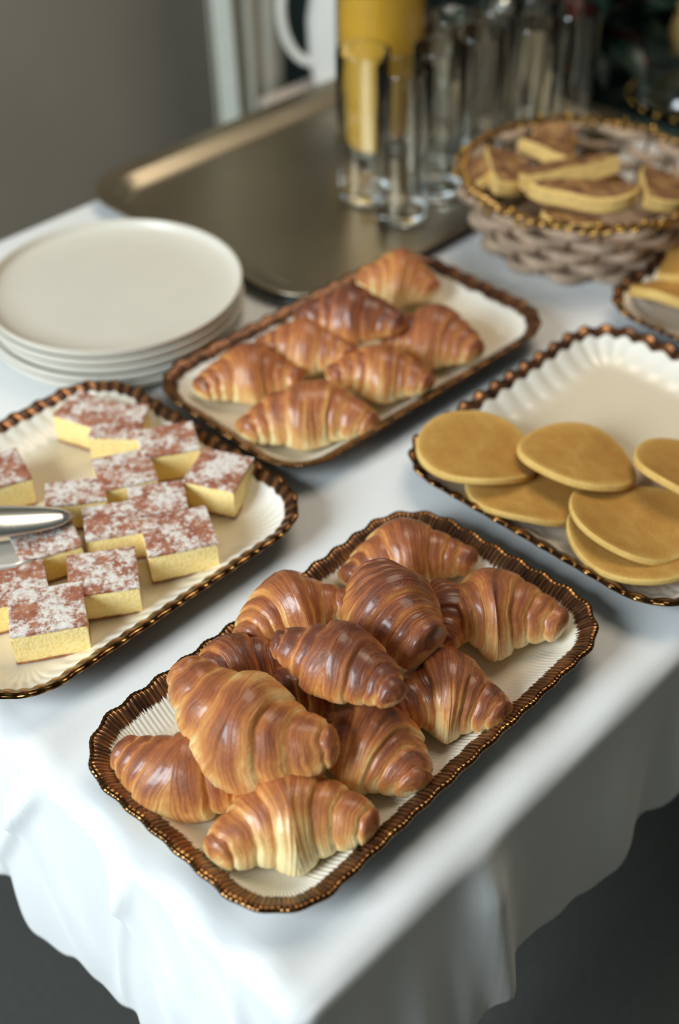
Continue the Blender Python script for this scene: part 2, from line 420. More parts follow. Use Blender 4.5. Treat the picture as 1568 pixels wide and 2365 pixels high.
def make_platter(a, b, rc, n_rib, per, n_wave, skew, rib_amp, wave_amp, glaze):
    n = n_rib * per
    P, Q, S, tot = rr_outline(a, b, rc, n)
    prof = [(0.046, 0.0005), (0.042, 0.0), (0.038, 0.003), (0.028, 0.008), (0.018, 0.014), (0.010, 0.0195), (0.004, 0.0235), (0.0005, 0.0258),   # underside
            (-0.0012, 0.0272), (-0.0006, 0.0288), (0.0012, 0.0294), (0.0030, 0.0290),                                                       # lip
            (0.005, 0.0281), (0.007, 0.0269), (0.009, 0.0255), (0.011, 0.0240), (0.013, 0.0224), (0.015, 0.0207), (0.018, 0.0182), (0.021, 0.0158), (0.024, 0.0137),
            (0.028, 0.0114), (0.032, 0.0096), (0.037, 0.0082), (0.042, 0.0076), (0.047, 0.0073)]
    K = len(prof); lip = 10
    V = np.zeros((n, K, 3)); UV = np.zeros((n, K, 2))
    scale_in = None
    for k, (d, z) in enumerate(prof):
        ph = 2 * PI * (n_rib * S / tot + skew * d)
        env = np.clip(1 - max(0, d - 0.004) / 0.036, 0, 1) ** 0.8 * (1 if k >= 8 else 0.6)
        rib = 0.5 + 0.5 * np.cos(ph); rib = rib ** 0.75
        wave = np.cos(2 * PI * n_wave * S / tot)
        wenv = max(0.0, 1 - d / 0.03)
        off = -d + wave_amp * wave * wenv + rib_amp * 0.22 * (rib - 0.5) * env
        V[:, k, :2] = P + Q * off[:, None]
        # keep inner rings from folding at the corners
        V[:, k, 2] = z + rib_amp * (rib - 0.5) * env * (0.3 if k < 12 else (0.7 if k < 14 else 1)) + wave_amp * 0.8 * wave * wenv
        UV[:, k, 0] = S + skew * d * tot / n_rib * 1.0; UV[:, k, 1] = d if k >= lip else -0.001
    idx = np.arange(n * K).reshape(n, K); nx = np.roll(idx, -1, 0)
    quads = np.stack([idx[:, :-1], nx[:, :-1], nx[:, 1:], idx[:, 1:]], -1)      # n, K-1, 4
    verts = V.reshape(-1, 3); uv = UV.reshape(-1, 2)
    def sub(ks, extra=None):
        f = quads[:, ks].reshape(-1, 4); fl = f.tolist()
        if extra: fl += extra
        used = np.unique(np.concatenate([np.array(q) for q in ([f.ravel()] + ([np.array(e) for e in extra] if extra else []))]))
        mp = -np.ones(len(verts), int); mp[used] = np.arange(len(used))
        return verts[used], [tuple(int(mp[i]) for i in q) for q in fl], uv[used]
    RIM0, RIM1 = 7, 11
    dish_k = [k for k in range(K - 1) if not RIM0 <= k < RIM1]
    caps = [idx[:, K - 1].tolist(), idx[::-1, 0].tolist()]
    return sub(dish_k, caps), sub(list(range(RIM0, RIM1)))
PLATTER_MESH = {}
def platter(kind, label, loc, rz, args, glaze):
    t = thing('platter', label, 'platter', loc, rz)
    if kind not in PLATTER_MESH:
        (v, f, u), (v2, f2, u2) = make_platter(*args, glaze)
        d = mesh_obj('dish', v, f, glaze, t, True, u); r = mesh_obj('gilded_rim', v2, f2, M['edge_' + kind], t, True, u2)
        r['label'] = 'bronze gold beaded rim'
        PLATTER_MESH[kind] = (d, r)
    else:
        for o in PLATTER_MESH[kind]:
            c = o.copy(); C.objects.link(c); c.parent = t
    return t
FINE = (0.1816, 0.1063, 0.050, 290, 6, 46, 0, 0.0010, 0.0008)
ROPE = (0.159, 0.149, 0.055, 84, 14, 42, 26, 0.0024, 0.0007)
RIBS = (0.159, 0.149, 0.055, 50, 20, 50, 0, 0.0030, 0.0012)
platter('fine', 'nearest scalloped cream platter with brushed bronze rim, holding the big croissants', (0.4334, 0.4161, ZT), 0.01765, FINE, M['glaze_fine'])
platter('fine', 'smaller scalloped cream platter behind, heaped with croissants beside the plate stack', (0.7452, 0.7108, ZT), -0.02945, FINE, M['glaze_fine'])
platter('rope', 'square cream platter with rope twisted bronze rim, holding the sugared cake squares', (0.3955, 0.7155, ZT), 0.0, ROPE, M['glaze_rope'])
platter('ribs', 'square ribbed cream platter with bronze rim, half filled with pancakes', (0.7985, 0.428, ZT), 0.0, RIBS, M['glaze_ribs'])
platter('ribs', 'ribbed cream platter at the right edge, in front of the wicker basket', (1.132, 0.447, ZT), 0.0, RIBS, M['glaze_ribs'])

# ------------------------------------------------------------------ croissants
def croissant(name, label, group, t1, t2, R, bend=-0.008, peak=0.0, roll=0.0, seed=0, m='croissant', squash=0.86, wide=1.05, tip=0.24, ext=0.003, pale=0.0):
    rnd = random.Random(seed)
    p1, p2 = Vector(t1), Vector(t2); ax = p2 - p1; Ln = ax.length + 2 * ext; mid = (p1 + p2) / 2
    nu, nv = 170, 80
    t = np.linspace(-1, 1, nu)[:, None]; ph = (np.arange(nv) * 2 * PI / nv)[None, :]
    ph0 = rnd.uniform(-0.6, 0.6)
    bs = {}
    sk = rnd.uniform(0.10, 0.17); tw = rnd.uniform(-0.10, 0.10)
    tau = np.where(t > peak, (t - peak) / (1 - peak), (peak - t) / (1 + peak))
    tl = tau + sk * np.cos(ph - ph0) * (1 - tau) + tw * np.sin(ph) * (1 - tau) * np.sign(t - peak) + 0.012 * np.sin(3 * ph + rnd.uniform(0, 6)) + 0.008 * np.sin(7 * ph + rnd.uniform(0, 6))
    tl = np.clip(tl, 0, 1)
    def E(x): return tip + (1 - tip) * (1 - np.clip(x, 0, 1) ** 0.95) 
    r = np.zeros((nu, nv)); edge = np.zeros((nu, nv)); wv = np.zeros((nu, nv))
    for side in (0, 1):
        b = [0.0] + [x + rnd.uniform(-0.045, 0.045) for x in (0.38, 0.62, 0.82)] + [1.0]
        msk = np.broadcast_to(((t > peak) if side else (t <= peak)), (nu, nv))
        rs = np.zeros((nu, nv)); es = np.zeros((nu, nv)); ws = np.zeros((nu, nv))
        for k in range(len(b) - 1):
            w0 = np.clip((tl - b[k]) / (b[k+1] - b[k]), 0, 1)
            inside = (tl >= b[k]) & (tl <= b[k+1])
            base = E(b[k] + w0 * (b[k+1] - b[k]) * 0.55)
            jump = E(b[k+1]) - E(b[k] + (b[k+1]-b[k]) * 0.55)
            prev = (E(b[k-1] + (b[k]-b[k-1]) * 0.55) - E(b[k])) if k else 0
            rs = np.where(inside, base + 0.045 * np.sin(PI * w0) - 0.02 * (w0 > 0.0) * np.exp(-w0 * 9) + prev * (1 - smoothstep(w0 / 0.16)), rs)
            es = np.where(inside, np.exp(-w0 * 7) * (1 if k else 0) + 0.35 * np.exp(-(1 - w0) * 10), es)
            ws = np.where(inside, w0, ws)
        r = np.where(msk, rs, r); edge = np.where(msk, es, edge); wv = np.where(msk, ws, wv)
    end = np.clip((np.abs(t) - 0.90) / 0.10, 0, 1)
    r = r * np.sqrt(np.clip(1 - end ** 2, 0, 1))
    # lumps
    lump = 0
    for q in range(5):
        lump = lump + rnd.uniform(0.012, 0.032) * np.sin(rnd.uniform(2, 7) * t + q % 3 * ph + rnd.uniform(0, 6)) 
    for q in range(4):
        lump = lump + 0.0022 * np.sin(rnd.uniform(30, 70) * tl + rnd.choice((1, 2)) * ph + rnd.uniform(0, 6))
    r = r * (1 + lump + 0.065 * np.cos(3 * ph)) * R * 1.06
    cz = np.cos(ph); sy = np.sin(ph)
    zz = r * squash * cz; yy = r * wide * sy
    zz = np.where(zz < 0, -R * 0.62 * np.tanh(-zz / (R * 0.62) * 1.0) , zz)
    sp = bend * (np.broadcast_to(t, r.shape) ** 2) * 2
    # bent spine
    xx = t * Ln / 2 + 0 * r
    tang = 2 * bend * 2 * t / (Ln / 2)
    nrm = np.sqrt(1 + tang ** 2)
    X = xx - yy * tang / nrm; Y = sp - bend + yy / nrm; Z = zz
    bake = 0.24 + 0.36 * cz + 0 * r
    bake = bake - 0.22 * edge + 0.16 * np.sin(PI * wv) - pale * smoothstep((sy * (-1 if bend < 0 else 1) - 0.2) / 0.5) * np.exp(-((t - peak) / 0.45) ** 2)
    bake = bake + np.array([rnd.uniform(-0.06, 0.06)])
    verts = np.stack([X, Y, Z], -1).reshape(-1, 3)
    uv = np.stack([(tl * np.sign(t - peak + 1e-6)) * Ln / 2 + seed * 0.37, np.broadcast_to(np.minimum(ph, 2 * PI - ph) / PI, r.shape) + 0 * r], -1).reshape(-1, 2)
    i = np.arange(nu * nv).reshape(nu, nv); j = np.roll(i, -1, 1)
    faces = np.stack([i[:-1], i[1:], j[1:], j[:-1]], -1).reshape(-1, 4).tolist()
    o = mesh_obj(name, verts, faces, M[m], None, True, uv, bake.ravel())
    xq = ax.normalized(); up = Vector((0, 0, 1)); yq = up.cross(xq).normalized(); zq = xq.cross(yq)
    mt = Matrix((xq, yq, zq)).transposed().to_4x4()
    o.matrix_world = Matrix.Translation(mid + Vector((0, 0, ZT))) @ mt @ Matrix.Rotation(roll, 4, 'X')
    return tag(o, label, 'croissant', group)
GF = 'croissants on the nearest platter'; GR = 'croissants on the rear platter'
CR = [
 # label, tip, tip, radius, keywords
 ('largest golden croissant, lying on top at the left end of the nearest platter', (0.330,0.485,0.064), (0.355,0.365,0.060), 0.0365, dict(bend=0.010, seed=1, roll=0.25, m='croissant_light', pale=0.3, peak=0.05)),
 ('croissant lowest and furthest left in the corner of the nearest platter', (0.275,0.487,0.028), (0.325,0.402,0.028), 0.031, dict(bend=0.004, seed=2, roll=0.2)),
 ('croissant at the near corner of the nearest platter, with pale doughy underside', (0.272,0.386,0.028), (0.355,0.328,0.030), 0.034, dict(bend=-0.010, seed=3, m='croissant_light', pale=0.26)),
 ('croissant with pale tip against the right wall, in the middle of the nearest platter', (0.378,0.402,0.030), (0.401,0.326,0.027), 0.033, dict(bend=-0.008, seed=4, pale=0.2)),
 ('plump ridged croissant with pale tip by the right wall of the nearest platter', (0.436,0.383,0.030), (0.486,0.325,0.028), 0.034, dict(bend=-0.010, seed=5, pale=0.25)),
 ('dark flaky croissant balanced on top in the centre of the nearest platter', (0.394,0.451,0.076), (0.416,0.360,0.074), 0.028, dict(bend=-0.006, seed=6, m='croissant_dark')),
 ('round dark croissant with its blunt tip toward the camera, top of the heap', (0.496,0.455,0.064), (0.468,0.382,0.060), 0.034, dict(bend=0.004, seed=7, m='croissant_dark', tip=0.42, peak=-0.15)),
 ('smooth wedge shaped croissant alone in the right corner of the nearest platter', (0.532,0.406,0.032), (0.583,0.345,0.028), 0.036, dict(bend=-0.006, seed=8, peak=-0.4)),
 ('croissant at the far end of the nearest platter behind the round dark one', (0.509,0.498,0.028), (0.593,0.442,0.028), 0.030, dict(bend=-0.010, seed=9)),
 ('croissant standing against the left wall, behind the dark flaky one', (0.408,0.505,0.030), (0.483,0.477,0.032), 0.032, dict(bend=-0.008, seed=10)),
 ('added dark croissant filling the shaded gap at the bottom of the heap, under the dark flaky one', (0.388,0.453,0.026), (0.438,0.420,0.026), 0.026, dict(bend=-0.004, seed=12, m='croissant_dark')),  # filler added low in the heap; its dark crust deepens the shaded gap
 ('croissant wedged low between the round dark one and the wedge shaped one', (0.550,0.436,0.026), (0.510,0.395,0.026), 0.025, dict(bend=-0.004, seed=13, m='croissant_dark')),
 ('reddish croissant half hidden behind the largest golden croissant', (0.350,0.496,0.028), (0.415,0.470,0.028), 0.026, dict(bend=-0.006, seed=11, m='croissant_dark')),
]
for lab, a, b, R, kw in CR: croissant('croissant', lab, GF, a, b, R, **kw)
CR2 = [
 ('blurred croissant furthest left on the rear platter', (0.597,0.776,0.028), (0.672,0.718,0.030), 0.031, dict(seed=21)),
 ('large blurred croissant at the near end of the rear platter', (0.584,0.700,0.028), (0.670,0.620,0.030), 0.035, dict(seed=22, bend=-0.012, m='croissant_light')),
 ('blurred croissant near the left wall of the rear platter, third from its near end', (0.676,0.776,0.036), (0.723,0.695,0.038), 0.031, dict(seed=23)),
 ('dark blurred croissant on top of the heap on the rear platter', (0.715,0.760,0.058), (0.774,0.681,0.058), 0.032, dict(seed=24, m='croissant_dark')),
 ('orange croissant at the far top corner of the rear platter', (0.834,0.787,0.036), (0.876,0.727,0.032), 0.035, dict(seed=25, m='croissant_light')),
 ('blurred croissant furthest right on the rear platter, beside its empty end', (0.776,0.702,0.032), (0.822,0.623,0.030), 0.036, dict(seed=26)),
 ('blurred croissant by the right wall in the middle of the rear platter', (0.690,0.692,0.036), (0.746,0.620,0.032), 0.031, dict(seed=27)),
]
for lab, a, b, R, kw in CR2: croissant('croissant', lab, GR, a, b, R, **kw)

# ------------------------------------------------------------------ sponge cake squares
def slab(w, d, z0, z1, seed, jit=0.0012, bev=0.0016, nx=9):
    """a slightly uneven block: front edge from (0,0) to (w,0), depth d"""
    rnd = random.Random(seed)
    ws = 0.0003
    def ring(z, ins):
        pts = []
        cs = [(0, 0), (w, 0), (w, d), (0, d)]
        for c in range(4):
            (x0, y0), (x1, y1) = cs[c], cs[(c + 1) % 4]
            for i in range(nx):
                k = i / nx; x = x0 + (x1 - x0) * k; y = y0 + (y1 - y0) * k
                cx, cy = w / 2, d / 2
                fx = (x - cx) / (w / 2) * ins; fy = (y - cy) / (d / 2) * ins
                pts.append((x - fx + rnd.uniform(-ws, ws), y - fy + rnd.uniform(-ws, ws), z + rnd.uniform(-ws, ws) * 0.6))
        return pts
    zs = [(z0, 0.0008)] + [(z0 + (z1 - z0) * k, 0.0) for k in (0.15, 0.4, 0.65, 0.9)] + [(z1, bev)]
    v = []; f = []; n = 4 * nx
    for z, ins in zs: v += ring(z, ins)
    for k in range(len(zs) - 1):
        for i in range(n): f.append((k*n+i, k*n+(i+1) % n, (k+1)*n+(i+1) % n, (k+1)*n+i))
    f.append(tuple(range(n))[::-1])
    top = (len(zs)-1) * n; v.append((w/2, d/2, z1 + 0.0006)); c = len(v) - 1
    for i in range(n): f.append((top+i, top+(i+1) % n, c))
    return v, f
def cake(label, x, y, yaw, w, d, h, seed, z=0.008, tilt=(0, 0)):
    o = mesh_obj('sponge_cake_square', *slab(w, d, 0.0018, h - 0.0026, seed), M['sponge'], None, False)
    o.data.polygons.foreach_set('use_smooth', np.ones(len(o.data.polygons), bool)); o.data.set_sharp_from_angle(angle=0.6)
    o.location = (x, y, ZT + z); o.rotation_euler = (tilt[0], tilt[1], math.radians(yaw))
    tag(o, label, 'cake', 'sugared cake squares on the rope rimmed platter')
    top = mesh_obj('top_crust', *slab(w + 0.0006, d + 0.0006, h - 0.0030, h, seed + 50, nx=9), M['sugar_crust'], o, False); top['label'] = 'brown crust dusted with white sugar'
    mesh_obj('base_crust', *slab(w, d, 0.0, 0.0020, seed + 90, nx=6), M['base_crust'], o, False)
CK = [
 ('cake square nearest the camera, at the lower left of the platter', 0.282, 0.622, -32.5, 0.056, 0.047, 0.031),
 ('cake square just behind the nearest one, right of the dark gap', 0.338, 0.626, -34.5, 0.053, 0.046, 0.030),
 ('cake square furthest right in the front row, its yellow side fully showing', 0.408, 0.616, -29.2, 0.055, 0.047, 0.031),
 ('cake square cut off by the left picture edge, left of the dark gap', 0.282, 0.663, -28.0, 0.053, 0.042, 0.030),
 ('cake square lying below the tongs, right of their pale lower blade', 0.334, 0.684, -20.8, 0.050, 0.038, 0.030),
 ('cake square right beside the tip of the tongs', 0.386, 0.668, -32.0, 0.046, 0.040, 0.030),
 ('cake square in the middle, between the tong side and right hand squares', 0.429, 0.664, -33.0, 0.046, 0.038, 0.030),
 ('turned cake square nearest the right corner of the platter, corner facing out', 0.487, 0.668, -64.0, 0.046, 0.046, 0.032),
 ('thickly sugared cake square behind the middle one, in the second row', 0.432, 0.708, -27.0, 0.048, 0.044, 0.031),
 ('cake square partly hidden behind the second row, near the right wall', 0.483, 0.716, -30.0, 0.050, 0.040, 0.032),
 ('cake square with corner forward in the far pair on the platter', 0.470, 0.776, -50.0, 0.044, 0.050, 0.031),
 ('furthest cake square of all, nearest the platter\'s far corner', 0.468, 0.826, -72.0, 0.044, 0.040, 0.031),
 ('cake square directly behind the tongs, top thick with sugar', 0.388, 0.726, -36.0, 0.050, 0.030, 0.030),
 ('cake square behind the tongs at the left picture edge', 0.349, 0.783, -18.2, 0.056, 0.045, 0.031),
]
for i, (lab, x, y, yaw, w_, d_, h_) in enumerate(CK): cake(lab, x, y, yaw, w_, d_, h_, 300 + i)

# ------------------------------------------------------------------ cake tongs
def make_tongs():
    t = thing('cake_tongs', 'steel cake tongs resting on the sugared cake squares at the left', 'tongs', (0.36, 0.70, ZT + 0.04))
    tipv = Vector((0.394, 0.6925, 0)); base = Vector((0.325, 0.731, 0)); d = (base - tipv); ln = d.length; d.normalize(); nrm = Vector((-d.y, d.x, 0))
    v = []; f = []; nu, nv = 26, 13
    for i in range(nu):
        k = i / (nu - 1); s = k * 0.26
        hw = 0.020 * math.sqrt(max(0, 1 - ((k * 3.2 - 1)) ** 2)) if k * 3.2 < 1 else (0.020 - 0.0085 * min(1, (k * 3.2 - 1) / 0.7))
        hw = max(hw, 0.0008)
        for j in range(nv):
            q = -1 + 2 * j / (nv - 1)
            dome = 0.009 * (1 - q * q) * (hw / 0.020)
            p = tipv + d * s + nrm * (q * hw)
            v.append((p.x - 0.36, p.y - 0.70, 0.004 + dome + 0.10 * k * k * 0.6 + 0.006 * min(1, k * 4)))
    f = [(i*nv+j, i*nv+j+1, (i+1)*nv+j+1, (i+1)*nv+j) for i in range(nu-1) for j in range(nv-1)]
    o = mesh_obj('upper_jaw', v, f, M['chrome'], t); m_ = o.modifiers.new('s', 'SOLIDIFY'); m_.thickness = 0.0014
    v = []
    b0 = Vector((0.350, 0.690, 0)); 
    for i in range(14):
        k = i / 13; s = k * 0.2
        hw = 0.017 if k < 0.25 else 0.017 - 0.011 * min(1, (k - 0.25) / 0.25)
        if k < 0.03: hw = 0.013
        for j in range(7):
            q = -1 + 2 * j / 6
            p = b0 + d * s + nrm * (q * hw)
            v.append((p.x - 0.36, p.y - 0.70, -0.004 + 0.06 * k * k + 0.0005 * q))
    f = [(i*7+j, i*7+j+1, (i+1)*7+j+1, (i+1)*7+j) for i in range(13) for j in range(6)]
    o = mesh_obj('lower_jaw', v, f, M['satin'], t); m_ = o.modifiers.new('s', 'SOLIDIFY'); m_.thickness = 0.0014; o['label'] = 'pale flat lower blade'
make_tongs()

# ------------------------------------------------------------------ pancakes
def pancake(label, c, D, th, seed, tilt=(0, 0), curl=0.0, curl_dir=0.0, group='pancakes on the ribbed platter', sx=1.0, name='pancake', rz=0.0):
    rnd = random.Random(seed); nr, na = 16, 64
    R = D / 2; ph = [rnd.uniform(0, 6) for _ in range(4)]
    prof = []   # (radius factor, z, bake)
    for i in range(nr): k = i / (nr - 1); prof.append((max(0.001, k * 0.965), th / 2 - 0.0004 * k, 0.66 - 0.26 * max(0, (k - 0.90) / 0.10)))
    for q in (0.985, 0.998, 1.0, 0.998, 0.985): prof.append((q, None, 0.24))
    zz = [th * 0.42, th * 0.22, 0, -th * 0.25, -th * 0.42]
    k0 = nr
    prof = [(r_, (zz[i - k0] if z_ is None else z_), b_) for i, (r_, z_, b_) in enumerate(prof)]
    for i in range(6): k = 1 - i / 5; prof.append((max(0.001, k * 0.965), -th / 2, 0.9))
    v = []; bk = []; K = len(prof)
    for a in range(na):
        an = 2 * PI * a / na
        wob = 1 + 0.026 * math.sin(2 * an + ph[0]) + 0.012 * math.sin(3 * an + ph[1]) + 0.006 * math.sin(5 * an + ph[2])
        for r_, z_, b_ in prof:
            x = R * r_ * wob * math.cos(an) * sx; y = R * r_ * wob * math.sin(an)
            u = (x * math.cos(curl_dir) + y * math.sin(curl_dir)) / R
            vz = curl * u * u + 0.0032 * r_ * r_ * math.sin(2 * an + ph[3]) + 0.0016 * r_ ** 3 * math.sin(3 * an + ph[1])
            v.append((x, y, z_ + vz)); bk.append(b_)
    f = []
    for a in range(na):
        b = (a + 1) % na
        for k in range(K - 1): f.append((a*K+k, a*K+k+1, b*K+k+1, b*K+k))
    o = mesh_obj(name, v, f, M['pancake'], None, True, None, bk)
    o.location = (c[0], c[1], ZT + c[2]); o.rotation_euler = (tilt[0], tilt[1], rz)
    return tag(o, label, 'pancake', group)
pancake('pancake furthest left on the ribbed platter, leaning on its left corner', (0.692,0.516,0.0340), 0.106, 0.0075, 41, (0.10, 0.14), 0.006, 0.7)
pancake('middle pancake of the upper row, overlapping its left neighbour', (0.746,0.449,0.0370), 0.102, 0.0075, 42, (0.04, 0.20), -0.005, -0.6)
pancake('pancake of the upper row cut off by the right picture edge', (0.794,0.366,0.0345), 0.106, 0.0075, 43, (0.03, 0.28), 0.005, 0.5)
pancake('pancake tucked under the left and middle ones of the upper row', (0.695,0.462,0.0235), 0.106, 0.0065, 44, (0.02, 0.14), -0.004, -0.6)
pancake('pale speckled pancake lying on the lower right with its left edge curled', (0.716,0.371,0.0275), 0.110, 0.0065, 45, (0.02, 0.17), 0.006, -0.75)
pancake('pancake beneath the pale speckled one, touching the near wall', (0.698,0.359,0.0220), 0.108, 0.0065, 46, (0.0, 0.15), 0.005, -0.75)

# ------------------------------------------------------------------ plates
def make_plates():
    zs = 0.0
    R = 0.1307
    n = 5; pitch = 0.0098; hh = 0.0158
    prof = [(0.0, 0.0015), (0.088, 0.0015), (0.090, 0.0), (0.094, 0.0), (0.096, 0.0018), (0.119, 0.0035), (0.1285, 0.0075), (0.1312, hh - 0.002), (0.1310, hh - 0.0004), (0.1295, hh),
            (0.1280, hh - 0.0006), (0.1262, hh - 0.0045), (0.1245, 0.0085), (0.119, 0.0068), (0.09, 0.0055), (0.0, 0.0055)]
    prof = [(max(1e-5, r), z) for r, z in prof]
    first = None
    for i in range(n):
        lab = ['lowest plate of the cream stack, touching the cloth', 'second plate from the bottom of the cream stack', 'middle plate of the cream stack',
               'plate just under the top one of the cream stack', 'topmost cream plate of the stack, empty with a raised rim'][i]
        if first is None: o = first = MB().lathe(prof, 96).build('dinner_plate', M['stoneware'])
        else: o = first.copy(); C.objects.link(o)
        o.location = (0.636 + random.Random(i).uniform(-0.001, 0.001), 0.950 + random.Random(i + 9).uniform(-0.001, 0.001), ZT + 0.0004 + i * pitch)
        tag(o, lab, 'plate', 'stack of cream plates')
make_plates()

# ------------------------------------------------------------------ steel tray
def make_steel():
    t = thing('serving_tray', 'large brushed steel serving tray under the glasses and juice', 'tray', (1.087, 1.010, ZT))
    n = 160
    P, Q, S, tot = rr_outline(0.314, 0.205, 0.075, n)
    prof = [(0.046, 0.0002), (0.036, 0.0006), (0.028, 0.010), (0.024, 0.0135), (0.001, 0.0155), (-0.001, 0.0163), (-0.001, 0.0180), (0.001, 0.0190), (0.004, 0.0185), (0.022, 0.0160), (0.027, 0.0125), (0.036, 0.0030), (0.046, 0.0022)]
    K = len(prof); v = []
    for i in range(n):
        for d, z in prof: p = P[i] - Q[i] * d; v.append((p[0], p[1], z))
    def quads(a, b): return [(i*K+k, ((i+1) % n)*K+k, ((i+1) % n)*K+k+1, i*K+k+1) for i in range(n) for k in range(a, b)]
    f = quads(9, K - 1) + quads(0, 3); f.append(tuple(i*K+K-1 for i in range(n))); f.append(tuple(i*K for i in range(n))[::-1])
    mesh_obj('tray_floor', v, f, M['steel'], t)
    mesh_obj('raised_rim', v, quads(3, 9), M['steel'], t)
make_steel()
ZS = ZT + 0.0026
# ------------------------------------------------------------------ tumblers
def make_glass(proto, loc, label):
    if proto is None:
        H = 0.178; R = 0.0305; w_ = 0.0012
        prof = [(1e-5, 0.0), (R - 0.004, 0.0), (R - 0.0008, 0.002), (R, 0.006), (R + 0.0008, H - 0.001), (R + 0.0002, H), (R - w_ + 0.0006, H - 0.0006), (R - w_, 0.016), (R - 0.006, 0.011), (1e-5, 0.010)]
        o = MB().lathe(prof, 64).build('highball_glass', M['glass'])
    else:
        o = proto.copy(); C.objects.link(o)
    o.location = loc
    return tag(o, label, 'glass', 'highball glasses on the steel tray')
GL = [(1.012, 0.893, 'empty tall glass nearest the camera, at the front right of the glasses'), (1.018, 0.962, 'empty tall glass furthest left, in front of the orange juice'),
      (1.085, 0.905, 'tall glass standing right behind the nearest glass'),
      (1.150, 0.903, 'right hand glass of the third row, halfway along the glasses'), (1.172, 0.961, 'left hand glass of the third row, beside the juice carafe'),
      (1.218, 0.875, 'right hand glass of the fourth row, behind the basket\'s left end'), (1.237, 0.945, 'left hand glass of the fourth row, second from the back'),
      (1.285, 0.865, 'rearmost tall glass on the right, just before the red leaves'), (1.302, 0.935, 'rearmost tall glass on the left')]
proto = None
for x, y, lab in GL:
    g = make_glass(proto, (x, y, ZS), lab); proto = proto or g
# ------------------------------------------------------------------ juice carafe
def make_carafe():
    t = thing('juice_carafe', 'tall glass carafe filled with orange juice, standing behind the glasses', 'carafe', (1.139, 1.046, ZS))
    R = 0.056; H = 0.29; w_ = 0.003
    prof = [(1e-5, 0), (R - 0.005, 0), (R, 0.005), (R, 0.22), (R - 0.012, 0.250), (R - 0.014, 0.265), (R - 0.006, H), (R - 0.009, H), (R - 0.017, 0.265), (R - 0.015, 0.250), (R - w_, 0.219), (R - w_, 0.010), (1e-5, 0.010)]
    MB().lathe(prof, 64).build('glass_body', M['glass'], t)
    jr = R - w_ - 0.0004
    MB().lathe([(1e-5, 0.0105), (jr, 0.0105), (jr, 0.205), (jr - 0.001, 0.206), (1e-5, 0.206)], 64).build('juice', M['juice'], t)
make_carafe()

# ------------------------------------------------------------------ wicker basket
BX, BY = 1.112, 0.716
def make_basket():
    t = thing('wicker_basket', 'round pale wicker basket with gold beaded rim, filled with bread slices', 'basket', (BX, BY, ZT))
    H = 0.082; r0, r1 = 0.096, 0.134
    def rad(z): k = z / H; return r0 + (r1 - r0) * (k ** 0.8)
    NS = 24
    # base
    MB().lathe([(1e-5, 0.001), (r0 - 0.002, 0.001), (r0, 0.004), (r0 - 0.002, 0.007), (1e-5, 0.006)], 64).build('woven_base', M['wicker'], t)
    for s in range(NS):
        a = 2 * PI * s / NS
        pts = [(rad(z) * math.cos(a), rad(z) * math.sin(a), z) for z in np.linspace(0.004, H, 8)]
        MB().tube(pts, 0.0022, 5).build('stake', M['wicker_dark'], t)
    rows = 5
    for q in range(rows):
        z = 0.009 + (H - 0.015) * q / (rows - 1)
        pts = []
        for i in range(NS * 6):
            a = 2 * PI * i / (NS * 6)
            off = 0.0065 * math.cos(NS / 2 * a + (PI if q % 2 else 0))
            r = rad(z) + off; pts.append((r * math.cos(a), r * math.sin(a), z))
        b = MB().tube(pts, 0.0062, 7, True)
        b.build('woven_strand', M['wicker'], t)
    # gold trim twisted round the rim
    for k_ in range(2):
        pts = []
        for i in range(360):
            a = 2 * PI * i / 360; q = a * 30 + k_ * PI
            r = r1 + 0.001 + 0.0034 * math.cos(q) + 0.001 * math.sin(a * 17); pts.append((r * math.cos(a), r * math.sin(a), H + 0.001 + 0.0034 * math.sin(q) + 0.0012 * math.sin(a * 11 + k_)))
        MB().tube(pts, 0.0026, 6, True).build('rim_braid', M['gold_thread'], t)
    rnd = random.Random(5); n_ = 0
    for i in range(56):
        a = 2 * PI * (i + rnd.uniform(-0.4, 0.4)) / 56
        r = r1 + 0.002 + rnd.uniform(-0.006, 0.007); z = H + rnd.uniform(-0.004, 0.009)
        MB().sphere((r * math.cos(a), r * math.sin(a), z), rnd.uniform(0.0016, 0.0030), 8, 6).build('gold_bead', M['gold_bead'], t)
    for i in range(14):
        a = rnd.uniform(-0.3, 1.9); z = rnd.uniform(0.045, H - 0.01); r = rad(z) - 0.009
        MB().sphere((r * math.cos(a), r * math.sin(a), z), 0.0024, 8, 6).build('gold_bead', M['gold_bead'], t)
make_basket()
